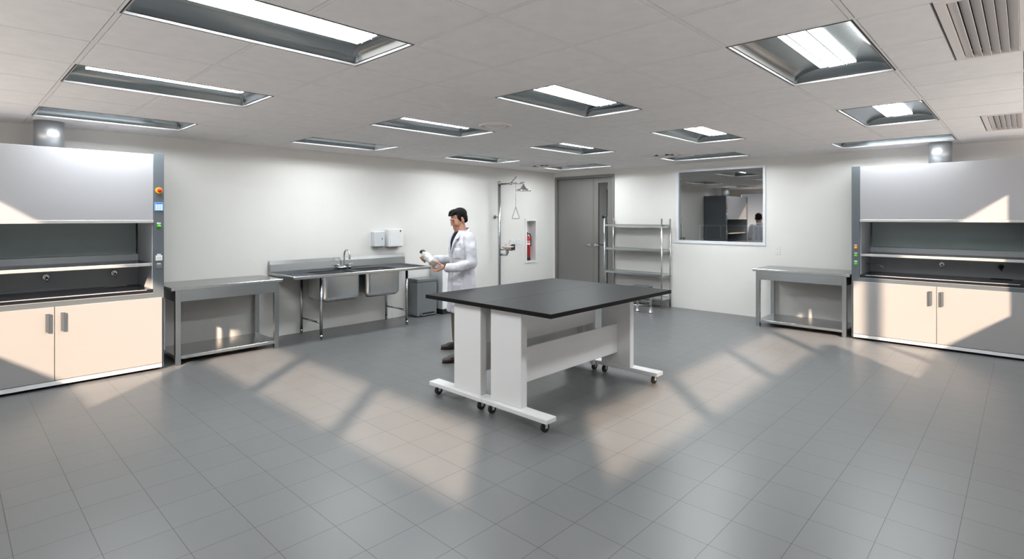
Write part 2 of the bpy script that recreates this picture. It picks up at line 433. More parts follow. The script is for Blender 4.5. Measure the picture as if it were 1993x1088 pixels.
# ------------------------------------------------------------------ ceiling fixtures
def make_troffer():
    t = thing('ceiling_light', '', 'ceiling light')
    fr = MB().holed('z', -.299, .299, -.604, .604, [(-.293, .293, -.598, .598)], -.002, .010).build('frame', 'rim', t)
    MB().holed('z', -.305, .305, -.610, .610, [(-.299, .299, -.604, .604)], -.002, .02).build('gap_seal', 'dark', t)
    b = MB(); Dp = .062; lw, le = .105, .50
    hx = sorted({*[round(.287 - (.287 - lw) * (i / 9.0), 4) for i in range(10)]})
    xsr = [-v for v in reversed(hx)] + hx
    hy = sorted({*[round(.592 - (.592 - le) * (i / 8.0), 4) for i in range(9)]})
    ysr = [-v for v in reversed(hy)] + hy
    def prof(q): q = max(0, min(1, q)); return math.sqrt(max(0, 1 - (1 - q) ** 2))
    def hz(x, y):
        a = (.287 - abs(x)) / (.287 - lw); c = (.592 - abs(y)) / (.592 - le)
        return .012 + Dp * min(prof(a), prof(c))
    V = [[b.bm.verts.new((x, y, hz(x, y))) for y in ysr] for x in xsr]
    for i in range(len(xsr) - 1):
        for j in range(len(ysr) - 1):
            xm, ym = (xsr[i] + xsr[i + 1]) / 2, (ysr[j] + ysr[j + 1]) / 2
            if abs(xm) < lw - .001 and abs(ym) < le - .001: continue
            f = b.bm.faces.new((V[i][j], V[i + 1][j], V[i + 1][j + 1], V[i][j + 1])); f.smooth = True
    b.build('reflector', 'reflector', t)
    MB().box(-.045, .045, -le, le, .066, .072).build('lens', 'lens', t, label='bright centre lens')
    MB().box(-lw, -.052, -le, le, .069, .074).box(.052, lw, -le, le, .069, .074).build('lens', 'lens', t, label='bright side lens')
    MB().box(-.054, -.046, -le, le, .058, .075).box(.046, .054, -le, le, .058, .075).build('lens_divider', 'hoodgrey', t)
    MB().holed('z', -.303, .303, -.608, .608, [], .135, .14).build('housing', 'dark', t)
    return t
LBL = {(-4, 0): 'nearest long recessed ceiling light, brightest, in the upper left of the room',
       (-7, 0): 'recessed ceiling light second from the left wall, in front of the large fume hood duct',
       (-10, 0): 'recessed ceiling light directly above the left fume hood duct front',
       (-4, 4): 'recessed ceiling light above the near end of the black topped island',
       (-7, 4): 'recessed ceiling light left of the round ceiling diffuser',
       (-10, 4): 'thin looking recessed ceiling light close to the wall above the sink',
       (-4, 8): 'recessed ceiling light above the far end of the island, before the interior window',
       (-7, 8): 'recessed ceiling light behind the round diffuser, toward the door',
       (-10, 8): 'recessed ceiling light near the left wall before the safety shower',
       (-1, 4): 'large recessed ceiling light beside the nearer slatted air vent',
       (-1, 8): 'recessed ceiling light level with the farther slatted air vent'}
tro0 = make_troffer(); idx = 0
for kx in (-4, -7, -10, -1):
    for y0 in (0, 4, 8):
        if (kx, y0) == (-1, 0): continue
        o = tro0 if idx == 0 else copy_tree(tro0); idx += 1
        o.location = (GX + (kx + .5) * G, GY + (y0 + 1) * G, H); o['label'] = LBL[(kx, y0)]; o['group'] = 'recessed ceiling lights'
for k, lb in ((-1, 'crosswise recessed ceiling light along the far wall above the right fume hood'),
              (-5, 'crosswise recessed ceiling light above the interior window'),
              (-9, 'crosswise recessed ceiling light above the grey double door')):
    o = copy_tree(tro0); o.location = (GX + k * G, GY + 12.5 * G, H); o.rotation_euler = (0, 0, math.pi / 2); o['label'] = lb; o['group'] = 'recessed ceiling lights'

def make_vent():
    t = thing('air_vent', '', 'air vent', group='slatted ceiling vents')
    MB().holed('z', -.152, .152, -.608, .608, [(-.115, .125, -.56, .575)], -.006, .012).build('frame', 'vent', t)
    MB().box(-.150, .150, -.6, .6, .05, .055).build('backing', 'dark', t)
    for k in range(6):
        x0 = -.112 + k * .0395
        MB().prism([(x0, .014), (x0 + .0365, -.010), (x0 + .038, -.006), (x0 + .003, .018)], 'y', -.56, .575).build('slat', 'vent', t)
    return t
v0 = make_vent(); v0.location = ((vents[0][0] + vents[0][1]) / 2, (vents[0][2] + vents[0][3]) / 2, H)
v0['label'] = 'large slatted air vent at the upper right corner, nearer one'
v1 = copy_tree(v0); v1.location = ((vents[1][0] + vents[1][1]) / 2, (vents[1][2] + vents[1][3]) / 2, H)
v1['label'] = 'farther slatted air vent above the right fume hood'

def make_cassette():
    t = thing('air_cassette', '', 'air diffuser', group='square ceiling diffusers')
    MB().holed('z', -.304, .304, -.304, .304, [(-.20, .20, -.20, .20)], -.008, .012).build('frame', 'vent', t)
    m = MB(); m.box(-.11, .11, -.11, .11, -.03, -.012, bev=.008)
    for a in range(4):
        c, s = (1, 0, -1, 0)[a], (0, 1, 0, -1)[a]
        for r0, z0, r1, z1 in ((.19, .004, .13, -.02),):
            q = [(c * r0 - s * .07, s * r0 + c * .07, z0), (c * r0 + s * .07, s * r0 - c * .07, z0), (c * r1 + s * .05, s * r1 - c * .05, z1), (c * r1 - s * .05, s * r1 + c * .05, z1)]
            A = [m.bm.verts.new(p) for p in q]; B = [m.bm.verts.new((p[0], p[1], p[2] + .006)) for p in q]
            m.skin(A, B, False); m.bm.faces.new(A); m.bm.faces.new(B[::-1])
    m.box(-.006, .006, -.28, .28, -.012, -.008) if False else None
    m.build('deflector', 'vent', t)
    for sx in (-1, 1):
        for sy in (-1, 1): MB().box(min(sx * .12, sx * .2), max(sx * .12, sx * .2), min(sy * .12, sy * .2), max(sy * .12, sy * .2), -.010, .0).build('corner_plate', 'vent', t)
    MB().box(-.3, .3, -.3, .3, .045, .05).build('backing', 'dark', t)
    return t
c0 = make_cassette()
for i, (o, lb) in enumerate(((c0, 'square four-way ceiling diffuser in front of the interior window'), (None, 'square four-way ceiling diffuser in front of the double door'))):
    o = o or copy_tree(c0); h = cassettes[i]; o.location = ((h[0] + h[1]) / 2, (h[2] + h[3]) / 2, H); o['label'] = lb

t = thing('round_diffuser', 'round ring shaped ceiling diffuser in the middle of the ceiling', 'ceiling diffuser', (-3.955, 3.915, H))
MB().lathe((0, 0, 0), [(.170, .0), (.168, -.010), (.150, -.016), (.142, -.006), (.130, -.002)], 40).build('outer_ring', 'vent', t)
MB().lathe((0, 0, 0), [(.128, -.002), (.120, -.004)], 40).build('slot', 'dark', t)
MB().lathe((0, 0, 0), [(.120, -.004), (.108, -.014), (.092, -.016), (.088, -.006)], 40).build('inner_ring', 'vent', t)
MB().lathe((0, 0, 0), [(.088, -.006), (.05, -.009), (.0, -.010)], 40).build('centre_disc', 'vent', t)

# ------------------------------------------------------------------ fume hoods  (u along wall, d into wall, front plane d=0)
HW, PW, HD = 1.785, .095, .70
def fume_hood(label, loc, rz, side):
    t = thing('fume_hood', label, 'fume hood', loc, rz)
    iu0, iu1 = PW, HW - PW
    m = MB()
    for (a, b) in ((0, PW), (HW - PW, HW)): m.box(a, b, 0, HD, .028, 2.283, bev=.003)
    m.box(PW - .02, HW - PW + .02, 0.0005, .05, .764, .816)
    m.build('frame', 'hoodgrey', t)
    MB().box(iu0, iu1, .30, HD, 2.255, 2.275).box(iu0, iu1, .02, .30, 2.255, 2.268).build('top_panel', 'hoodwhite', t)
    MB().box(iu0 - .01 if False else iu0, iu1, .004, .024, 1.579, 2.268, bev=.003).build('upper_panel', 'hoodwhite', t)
    MB().box(iu0, iu1, -.006, .035, 1.547, 1.579, bev=.003).build('sash_handle', 'trim', t)
    MB().box(.03, HW - .03, .02, HD, .067, .762).build('cabinet_body', 'hoodgrey', t)
    mid = HW / 2
    for s_ in (-1, 1):
        a, b = (.023, mid - .0025) if s_ < 0 else (mid + .0025, HW - .023)
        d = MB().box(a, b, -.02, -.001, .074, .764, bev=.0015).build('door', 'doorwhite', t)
        hc = mid + s_ * .055
        MB().box(hc - .014, hc + .014, -.050, -.034, .538, .714, bev=.003).box(hc - .012, hc + .012, -.036, -.019, .545, .56).box(hc - .012, hc + .012, -.036, -.019, .69, .705).build('handle', 'handle', d)
    MB().box(.023, HW - .023, -.018, .02, .028, .068, bev=.002).build('plinth', 'whiteplinth', t)
    MB().box(.06, HW - .06, .09, HD, 0, .03).build('base', 'dark', t)
    # interior
    m = MB(); m.box(iu0, iu1, .625, .64, .85, 1.195); m.build('lower_back_panel', 'liner2', t)
    m = MB(); m.box(iu0 + .03, iu1 - .03, .615, .63, 1.20, 2.20); m.build('upper_back_panel', 'hoodin', t)
    MB().box(iu0, iu0 + .008, .03, .64, .855, 2.2).build('side_liner', 'liner2', t)
    MB().box(iu1 - .008, iu1, .03, .64, .855, 2.2).build('side_liner', 'liner2', t)
    MB().box(iu0, iu1, .03, .64, 2.19, 2.2).build('roof_liner', 'liner2', t)
    sf = MB().box(iu0 + .008, iu1 - .008, .043, .612, 1.102, 1.126).build('shelf', 'blacktop', t)
    MB().box(iu0 + .008, iu1 - .008, .030, .043, 1.096, 1.129, bev=.002).build('front_edge', 'trim', sf)
    MB().box(iu0 + .001, iu1 - .001, .012, .64, .816, .855, bev=.002).build('worktop', 'blacktop', t)
    MB().box(iu0 + .06, iu1 - .06, .004, .014, .847, .853).box(iu0, iu1, -.003, .002, .812, .816).build('edge_glint', 'rim', t)  # thin pale strips imitate the reflected line along the worktop edge
    for u in (.89, 1.456):
        m = MB(); m.cyl((u, .625, 1.0), (u, .585, 1.0), .028, .026, 20); m.cyl((u, .585, 1.0), (u, .55, 1.0), .012)
        m.tube([(u, .56, 1.0), (u + .004, .545, .985), (u + .008, .54, .955)], [.012, .010, .005])
        dk = (side == 'low' and u > 1)
        m.build('tap', 'black' if dk else 'chrome', t, label='dark tap' if dk else 'chrome tap')
    MB().box(1.36, 1.56, .50, .58, .855, .860, bev=.002).box(1.38, 1.54, .515, .565, .859, .861).build('cup_sink', 'trim' if side == 'high' else 'black', t)
    if side == 'low':
        MB().tube([(iu0 + .008, .35, .975), (iu0 + .08, .34, .98), (iu0 + .16, .33, .975), (iu0 + .215, .33, .93)], .005).cyl((iu0 + .09, .34, .96), (iu0 + .09, .34, 1.0), .004).build('gooseneck', 'chrome', t)
    # duct
    MB().cyl((mid, .38, 2.27), (mid, .38, H - .002), .118, n=36).cyl((mid, .38, 2.27), (mid, .38, 2.29), .128, n=36).build('duct', 'duct', t)
    # controls on the pillar
    pc = (HW - PW / 2) if side == 'high' else PW / 2
    def button(z, base, capm, lab):
        m = MB().cyl((pc, .002, z), (pc, -.012, z), .021, .019, 24).build('button_ring', base, t)
        MB().lathe((pc, -.012, z), [(.015, 0), (.016, .008), (.012, .014), (0, .016)], 20, ax=(0, -1, 0)).build('button', capm, t, label=lab)
    def tg(z, w_=.030):
        MB().box(pc - w_ / 2, pc + w_ / 2, -.0015, .001, z - .006, z + .006).build('tag', 'tag', t)
    if side == 'high':
        m = MB().cyl((pc, .002, 1.890), (pc, -.010, 1.890), .034, .033, 28).build('button_ring', 'yellow', t)
        MB().lathe((pc + .004, -.010, 1.890), [(.018, 0), (.022, .012), (.016, .022), (0, .024)], 24, ax=(0, -1, 0)).build('button', 'redbtn', t, label='red emergency stop button')
        sc = MB().box(pc - .040, pc + .040, -.006, .001, 1.678, 1.766, bev=.002).build('screen', 'lcd', t)
        MB().box(pc - .034, pc + .034, -.0075, -.006, 1.748, 1.760).build('screen_bar', 'lcddark', sc)
        m = MB()
        for c_ in range(3):
            for r_ in range(5): m.box(pc - .031 + c_ * .022, pc - .014 + c_ * .022, -.0075, -.006, 1.684 + r_ * .0125, 1.692 + r_ * .0125)
        m.build('screen_text', 'lcdlight', sc)
        tg(1.545, .036); button(1.513, 'green', 'green', 'green button')
        tg(1.215, .036)
        sk = MB().box(pc - .031, pc + .031, -.010, .001, 1.150, 1.205, bev=.003).build('socket', 'plastic', t, label='white socket')
        MB().box(pc - .012, pc - .008, -.0115, -.009, 1.17, 1.185).box(pc + .008, pc + .012, -.0115, -.009, 1.17, 1.185).build('socket_holes', 'hoodgrey', sk)
        tg(1.119, .036)
        MB().box(pc - .026, pc + .026, -.008, .001, 1.065, 1.110, bev=.003).build('socket', 'handle', t, label='grey socket')
    else:
        for z, bm_, cm in ((1.205, 'orange', 'orange'), (1.100, 'green', 'green'), (.992, 'green', 'green')):
            tg(z + .036, .036); button(z, bm_, cm, cm + ' button')
    return t
fume_hood('white fume hood beside the left wall with blue screen and red stop button', (-6.62, -.175, 0), math.pi / 2, 'high')
fume_hood('white fume hood against the far wall at right, with orange and green buttons', (-1.665, 8.30, 0), 0, 'low')

# ------------------------------------------------------------------ steel benches
def bench(label, loc, rz, W, dep):
    t = thing('steel_bench', label, 'workbench', loc, rz, 'stainless steel workbenches')
    MB().box(0, W, 0, dep, .812, .847, bev=.003).build('worktop', 'steeltop', t)
    MB().box(.05, W - .05, .022, .040, .69, .812).box(.05, W - .05, dep - .04, dep - .022, .69, .812).box(.045, .063, .022, dep - .022, .69, .812).box(W - .063, W - .045, .022, dep - .022, .69, .812).build('apron', 'steel', t)
    for u in (.042, W - .095):
        for d in (.018, dep - .071):
            MB().box(u, u + .053, d, d + .053, .0, .812, bev=.002).build('leg', 'steel', t)
    MB().box(.05, W - .05, .03, dep - .03, .062, .098, bev=.003).build('lower_shelf', 'steeltop', t)
    return t
bench('stainless steel workbench between the left fume hood and the sink', (-6.625, 1.680, 0), math.pi / 2, 1.20, .69)
bench('stainless steel workbench left of the right fume hood under the wall socket', (-2.93, 8.27, 0), 0, 1.25, .73)

# ------------------------------------------------------------------ double sink
t = thing('double_sink', 'stainless steel double bowl sink unit with drainboards on pipe legs', 'sink', (-6.57, 3.0, 0), math.pi / 2)
SW, SDp = 2.12, .75
bh = [(.43, .985, .10, .60), (1.075, 1.64, .10, .60)]     # bowl openings u0,u1,d0,d1
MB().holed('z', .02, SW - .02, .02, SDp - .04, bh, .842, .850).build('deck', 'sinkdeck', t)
m = MB()
m.box(0, SW, -.012, .022, .826, .868, bev=.008, seg=2); m.box(-.012, .022, 0, SDp - .04, .838, .868, bev=.006); m.box(SW - .022, SW + .012, 0, SDp - .04, .838, .868, bev=.006)
m.build('rim', 'sinksteel', t)
m = MB(); m.prism([(.70, .84), (.752, .84), (.752, 1.022), (.728, 1.022), (.708, .975), (.700, .88)], 'x', -.01, SW + .02); m.build('backsplash', 'sinksteel', t)
for (a, b, c, d) in bh:
    m = MB()
    def rr(x0, x1, y0, y1, z, r=.07, n=6):
        P = []
        for (cx, cy, a0) in ((x1 - r, y1 - r, 0), (x0 + r, y1 - r, 90), (x0 + r, y0 + r, 180), (x1 - r, y0 + r, 270)):
            for k in range(n + 1):
                g = math.radians(a0 + 90 * k / n); P.append(m.bm.verts.new((cx + r * math.cos(g), cy + r * math.sin(g), z)))
        return P
    zb = .475
    rings = [rr(a, b, c, d, .846)]
    rings.append(rr(a, b, c, d, zb + .07))
    for k in range(1, 6):
        g = math.radians(90 * k / 5); i_ = .07 * (1 - math.cos(g)); z_ = zb + .07 - .07 * math.sin(g)
        rings.append(rr(a + i_, b - i_, c + i_, d - i_, z_, max(.07 - i_ * .6, .02)))
    for i in range(len(rings) - 1): m.skin(rings[i], rings[i + 1])
    m.bm.faces.new(rings[-1])
    m.build('bowl', 'sinksteel', t)
legs = [(.42, .14), (.42, .71), (1.79, .16), (1.79, .71)]
for u, d in legs:
    MB().cyl((u, d, .03), (u, d, .842), .019, n=20).cyl((u, d, 0), (u, d, .06), .013, .022, 16).build('leg', 'steel', t)
for (p, q, z) in ((0, 1, .215), (2, 3, .215)):
    MB().cyl((legs[p][0], legs[p][1], z), (legs[q][0], legs[q][1], z), .012, n=14).build('brace', 'steel', t)
fa = MB().cyl((1.04, .655, .85), (1.04, .655, .90), .022, .016, 20).tube([(1.04, .655, .89)] + [(1.04, .655, .90 + .03 * k) for k in range(6)] + [(1.04 , .655 - .075 * (1 - math.cos(math.radians(g))), 1.06 + .075 * math.sin(math.radians(g))) for g in range(15, 181, 15)] + [(1.04, .505, 1.03), (1.04, .505, 1.005)], .0115, 14)
fa.cyl((.955, .655, .875), (1.125, .655, .875), .014)
fau = fa.build('faucet', 'chrome', t)
for u in (.95, 1.13):
    MB().cyl((u, .655, .85), (u, .655, .905), .02, .017, 18).cyl((u, .655, .905), (u, .655, .922), .026, .022, 18).tube([(u, .655, .915), (u + (.03 if u > 1 else -.03), .62, .925)], .007).build('faucet_handle', 'chrome', fau)

# ------------------------------------------------------------------ bin, low cabinet, dispensers
t = thing('pedal_bin', 'dark grey pedal bin on the floor right of the sink', 'bin', (-7.07, 5.235, 0), math.pi / 2)
MB().box(0, .40, 0, .245, .012, .555, bev=.006).build('body', 'bin', t)
MB().box(-.006, .406, -.006, .250, .558, .612, bev=.010, seg=2).build('lid', 'bin', t)
MB().box(.06, .34, -.03, .004, .018, .034, bev=.003).box(.06, .075, -.03, .02, .018, .06).box(.325, .34, -.03, .02, .018, .06).build('pedal', 'steel', t)
MB().box(.08, .32, -.002, .0, .03, .06).build('pedal_slot', 'dark', t)
MB().box(.02, .38, .02, .22, 0, .012).build('foot', 'dark', t)

t = thing('low_cabinet', 'low white cabinet with dark top and black base behind the person', 'cabinet', (-6.985, 5.69, 0), math.pi / 2)
MB().box(0, .42, .02, .32, .085, .835).build('body', 'cabgrey', t)
MB().box(0, .418, 0, .018, .085, .832, bev=.002).build('door', 'plastic', t)
MB().box(-.004, .425, -.01, .325, .835, .868, bev=.003).build('worktop', 'blacktop', t)
MB().box(.0, .42, .004, .32, 0, .083).build('plinth', 'black', t)

t = thing('soap_dispenser', 'pale grey soap dispenser on the wall above the sink', 'soap dispenser', (-7.33, 4.545, 1.145), math.pi / 2)
MB().box(.0, .185, -.11, 0.0, 0.01, .245, bev=.012, seg=2).build('body', 'dispgrey', t)
MB().box(.13, .145, -.112, -.108, .115, .145, bev=.003).build('viewing_slot', 'hoodgrey', t)
MB().box(.03, .155, -.10, -.01, -.004, .012, bev=.004).build('nozzle', 'handle', t)
MB().box(.12, .15, -.112, -.108, .052, .060).build('tag', 'dispgrey', t)
t = thing('towel_dispenser', 'white paper towel dispenser right of the soap dispenser', 'towel dispenser', (-7.33, 4.80, 1.145), math.pi / 2)
MB().box(.0, .27, -.115, 0, 0, .275, bev=.008, seg=2).build('body', 'plastic', t)
MB().box(.02, .20, -.120, -.114, .015, .24, bev=.004).build('front_cover', 'plastic', t)
MB().box(.205, .225, -.124, -.113, .23, .262, bev=.002).build('latch', 'hoodgrey', t)
MB().box(.02, .25, -.10, -.02, -.006, .004).build('slot', 'dark', t)

# ------------------------------------------------------------------ wall sockets
def socket(label, loc, rz, W, Hh, dp, kind='outlet'):
    t = thing('wall_socket', label, 'wall socket', loc, rz)
    MB().box(-W / 2, W / 2, -dp, 0, -Hh / 2, Hh / 2, bev=min(.004, dp / 3)).build('plate', 'plastic', t)
    m = MB()
    if kind == 'outlet':
        for z in (-.026, .026):
            m.box(-.012, -.008, -dp - .001, -dp + .001, z - .007, z + .007).box(.006, .010, -dp - .001, -dp + .001, z - .007, z + .007)
            m.box(-.003, .003, -dp - .001, -dp + .001, z - .016, z - .011)
    else:
        m.box(-.05, .05, -dp - .001, -dp + .001, -.003, .0)
    m.build('slots', 'handle', t)
    return t
socket('white double socket on the far wall above the right steel bench', (-2.81, YF, 1.083), 0, .075, .12, .008)
socket('thick white wall box beside the safety shower eyewash', (XL, 7.70, 1.12), math.pi / 2, .16, .105, .06, 'box')
socket('flat white socket plate between the wall box and the extinguisher niche', (XL, 7.905, 1.122), math.pi / 2, .125, .115, .008)

# ------------------------------------------------------------------ safety shower with eyewash
SY = 7.235; SX = -7.20
t = thing('safety_shower', 'steel emergency shower with eyewash bowl on a wall mounted pipe', 'safety shower', (SX, SY, 0))
MB().cyl((0, 0, 0), (0, 0, 2.285), .027, n=20).cyl((0, 0, 0), (0, 0, .015), .07, n=24).cyl((0, 0, 2.23), (0, 0, 2.285), .033, n=20).build('pole', 'steel', t)
MB().cyl((-.126, 0, 1.615), (0, 0, 1.615), .014).cyl((-.127, 0, 1.615), (-.118, 0, 1.615), .04, n=20).build('wall_bracket', 'steel', t)
MB().cyl((0, 0, 2.235), (.62, 0, 2.235), .016, n=16).ball((.30, 0, 2.235), .028).cyl((.615, 0, 2.25), (.615, 0, 2.17), .018, n=16).build('arm', 'steel', t)
MB().lathe((.615, 0, 2.165), [(.0, .012), (.03, .012), (.035, 0), (.06, -.035), (.13, -.058), (.135, -.080), (.128, -.082), (.0, -.078)], 32).build('shower_head', 'chrome', t)
MB().tube([(.30, 0, 2.235), (.33, 0, 2.27), (.40, .04, 2.36)], .011, 8).build('valve_lever', 'steel', t)
pr = MB().cyl((.42, .005, 2.22), (.42, .005, 1.80), .003, n=6).build('pull_rod', 'steel', t)
MB().tube([(.42, .005, 1.80), (.33, .005, 1.60), (.335, .005, 1.585), (.505, .005, 1.585), (.51, .005, 1.60), (.42, .005, 1.80)], .0055, 8).build('pull_handle', 'handle', pr)
MB().tube([(0, 0, .905), (.16, 0, .905), (.195, 0, .915), (.205, 0, .94), (.205, 0, 1.0)], .021, 12).cyl((.205, 0, .94), (.205, 0, .99), .03).build('drain_pipe', 'steel', t)
MB().cyl((0, 0, 1.0), (.36, 0, 1.0), .010).build('supply_pipe', 'steel', t)
MB().lathe((.225, 0, 1.0), [(.02, .0), (.08, .02), (.118, .052), (.125, .078), (.118, .078), (.10, .05), (.06, .025), (0, .02)], 32).build('eyewash_bowl', 'bowl', t)
for q in (-.06, .06):
    MB().cyl((.225 + q, 0, 1.03), (.225 + q, 0, 1.085), .008).ball((.225 + q, 0, 1.095), .019).build('spray_head', 'chrome', t)
MB().box(.33, .342, -.02, .07, 1.00, 1.11).box(.30, .34, 0.0, .01, .995, 1.01).build('push_plate', 'black', t)

# ------------------------------------------------------------------ extinguisher niche and extinguisher
t = thing('extinguisher_cabinet', 'white framed recessed niche in the left wall holding the red extinguisher', 'wall niche', (XL, 8.2775, .70))
MB().holed('x', -.1825, .1825, -.015, .88, [(-.135, .135, .03, .835)], -.002, .018).build('frame', 'plastic', t)
m = MB(); m.box(-.185, -.18, -.155, .155, .012, .855); m.box(-.18, -.002, -.16, -.15, .012, .855); m.box(-.18, -.002, .15, .16, .012, .855); m.box(-.18, -.002, -.15, .15, .006, .016); m.box(-.18, -.002, -.15, .15, .85, .86)
m.build('liner', 'plastic', t)
MB().box(.016, .03, .155, .168, .37, .52, bev=.003).build('handle', 'plastic', t)
t = thing('fire_extinguisher', 'red fire extinguisher standing in the wall niche', 'fire extinguisher', (XL - .095, 8.262, .717))
MB().lathe((0, 0, 0), [(0, .07), (.072, .07), (.072, .43), (.066, .47), (.045, .50), (.022, .515), (.020, .53), (0, .53)], 28).build('cylinder', 'red', t)
MB().lathe((0, 0, 0), [(0, 0), (.068, 0), (.074, .01), (.074, .07), (0, .07)], 28).build('base', 'black', t)
MB().lathe((0, 0, 0), [(.0728, .33), (.0728, .375)], 28).lathe((0, 0, 0), [(.0728, .395), (.0728, .41)], 28).build('label_band', 'tag', t)
MB().cyl((0, 0, .53), (0, 0, .56), .018).box(-.012, .012, -.05, .03, .555, .575, bev=.003).prism([(-.06, .60), (.02, .575), (.02, .585), (-.06, .612)], 'x', -.011, .011).build('valve', 'black', t)
MB().tube([(0, .02, .55), (.02, .06, .56), (.03, .088, .50), (.03, .09, .40), (.028, .086, .30)], .011, 10).build('hose', 'black', t)

# ------------------------------------------------------------------ shelving rack
t = thing('shelving_rack', 'open chrome shelving rack with four shelves between door and window', 'shelving rack', (-5.80, 8.665, 0))
RW, RD = 1.19, .31
for u in (0, RW):
    for d in (0, RD): MB().cyl((u, d, .0), (u, d, 1.575), .0135, n=16).ball((u, d, 1.575), .0135).build('post', 'chrome', t)
for z in (1.46, 1.02, .585, .165):
    m = MB(); m.box(.0, RW, .002, RD - .002, z, z + .008); m.box(0, RW, -.004, .004, z - .018, z + .018); m.box(0, RW, RD - .004, RD + .004, z - .018, z + .018)
    m.box(-.004, .004, 0, RD, z - .018, z + .018); m.box(RW - .004, RW + .004, 0, RD, z - .018, z + .018)
    m.build('shelf', 'steeltop', t)

# ------------------------------------------------------------------ low stool behind the island
t = thing('stool', 'low stool with dark square seat and chrome bell feet behind the island', 'stool', (-4.69, 8.06, 0))
MB().box(-.16, .16, -.16, .16, .425, .45, bev=.006, seg=2).build('seat', 'darkseat', t)
for (a, b) in ((.135, .12), (-.125, .135), (-.13, -.12)):
    MB().cyl((a, b, .07), (a, b, .425), .020, n=18).lathe((a, b, 0), [(0, .0), (.045, .0), (.040, .015), (.028, .045), (.022, .08), (.020, .10)], 20).build('leg', 'chrome', t)
MB().cyl((.135, .12, .135), (-.13, -.12, .135), .008).cyl((-.125, .135, .15), (.0, .0, .135), .008).cyl((-.125, .135, .19), (.135, .12, .19), .006).build('brace', 'chrome', t)

# ------------------------------------------------------------------ island: two mobile tables back to back
def mobile_table(label, xo, mir):
    """mir=+1: outer side toward +x, centre line at local x=0"""
    t = thing('mobile_table', label, 'lab table', (xo, 0, 0), 0)
    def bx(mm, x0, x1, *r, **k):
        a, b = sorted((x0 * mir, x1 * mir)); return mm.box(a, b, *r, **k)
    m = MB(); bx(m, .0008, .741, 3.035, 4.875, .867, .901, bev=.0015); m.build('tabletop', 'island_top', t)
    for (ya, yb, col) in ((3.04, 3.155, (3.085, 3.155)), (4.68, 4.795, (4.68, 4.75))):
        fb = MB(); bx(fb, .001, .695, ya, yb, .083, .118, bev=.003); fb.build('foot', 'islandwhite', t)
        cm = MB(); c0_, c1_ = (.06, .40)
        bx(cm, c0_, c1_, col[0], col[1], .118, .867, bev=.004); cm.build('leg', 'islandwhite', t)
        for cx in (.065, .63):
            yc = (ya + yb) / 2 + (0.0)
            w_ = MB(); w_.cyl((cx * mir - .013, yc, .036), (cx * mir + .013, yc, .036), .036, n=28)
            wo_ = w_.build('caster', 'black', t)
            q = MB()
            for sx in (-1, 1): q.box(cx * mir + sx * .017 - .003, cx * mir + sx * .017 + .003, yc - .014, yc + .012, .030, .084, bev=.002)
            q.cyl((cx * mir, yc, .066), (cx * mir, yc, .084), .016); q.cyl((cx * mir - .018, yc, .036), (cx * mir + .018, yc, .036), .007)
            q.build('fork', 'plastic', wo_)
    p = MB(); bx(p, .235, .253, 3.155, 4.68, .245, .535, bev=.003); p.build('modesty_panel', 'islandwhite', t)
    p = MB(); bx(p, .070, .086, 3.155, 4.50, .542, .835, bev=.002); p.build('back_panel', 'islandwhite', t)
    p = MB(); bx(p, .045, .080, 4.505, 4.545, .118, .835, bev=.002); p.build('post', 'islandwhite', t)
    p = MB(); bx(p, .10, .38, 3.155, 4.68, .835, .867); p.build('top_rail', 'islandwhite', t)
    return t
XC = -3.232
mobile_table('right half of the black topped island, white mobile table facing the window wall side', XC, 1)
mobile_table('left half of the black topped island, white mobile table nearest the standing person', XC, -1)

# ------------------------------------------------------------------ the person
# figure frame: a = right as seen from the doorless corner, b = away, origin on the floor between the feet
PV = Vector((-0.6886, 0.7252, 0)); PR = Vector((0.7252, 0.6886, 0))
PO = PV * 6.3 + PR * (-0.62)
t_person = thing('person', 'standing person in white lab coat and khaki trousers looking down at a held bottle', 'person', PO)
def W3(a, b, z): return PR * a + PV * b + Vector((0, 0, z))
def dvec(a, b, z): return PR * a + PV * b + Vector((0, 0, z))
class PB(MB):
    def cap(s, p, q, r1, r2, n=14):
        p, q = W3(*p), W3(*q)
        s.cyl(p, q, r1, r2, n); s.ball(p, r1, 2); s.ball(q, r2, 2); return s
    def chain(s, pts, rs):
        for i in range(len(pts) - 1): s.cap(pts[i], pts[i + 1], rs[i], rs[i + 1])
        return s
    def ell(s, c, f, u, rf, rl, ru, sub=3):
        """ellipsoid at c (figure coords) with forward f, up u (world vectors)"""
        f = f.normalized(); l = u.cross(f).normalized(); u2 = f.cross(l)
        mtx = Matrix(((f.x * rf, l.x * rl, u2.x * ru, 0), (f.y * rf, l.y * rl, u2.y * ru, 0), (f.z * rf, l.z * rl, u2.z * ru, 0), (0, 0, 0, 1)))
        s.ball(W3(*c) if not isinstance(c, Vector) else c, 1, sub, mtx); return s
    def rings(s, rows, f, n=32):
        """rows: (a, b, z, half side width, half depth) elliptical loft, f forward vector"""
        f = f.normalized(); l = Vector((0, 0, 1)).cross(f).normalized(); prev = None
        for (a, b, z, wd, dp) in rows:
            c = W3(a, b, z)
            R_ = []
            for k in range(n):
                g = 2 * math.pi * k / n; cc, ss = math.cos(g), math.sin(g)
                e_ = 0.85
                R_.append(s.bm.verts.new(c + l * wd * math.copysign(abs(cc) ** e_, cc) + f * dp * math.copysign(abs(ss) ** e_, ss)))
            if prev: s.skin(prev, R_)
            else: s.bm.faces.new(R_[::-1])
            prev = R_
        s.bm.faces.new(prev); return s
def remesh(o, vox, sm=4, fac=.5):
    r = o.modifiers.new('join', 'REMESH'); r.mode = 'VOXEL'; r.voxel_size = vox; r.use_smooth_shade = True
    if sm:
        k = o.modifiers.new('soft', 'SMOOTH'); k.iterations = sm; k.factor = fac
FW = dvec(-.83, -.56, 0).normalized()           # chest direction
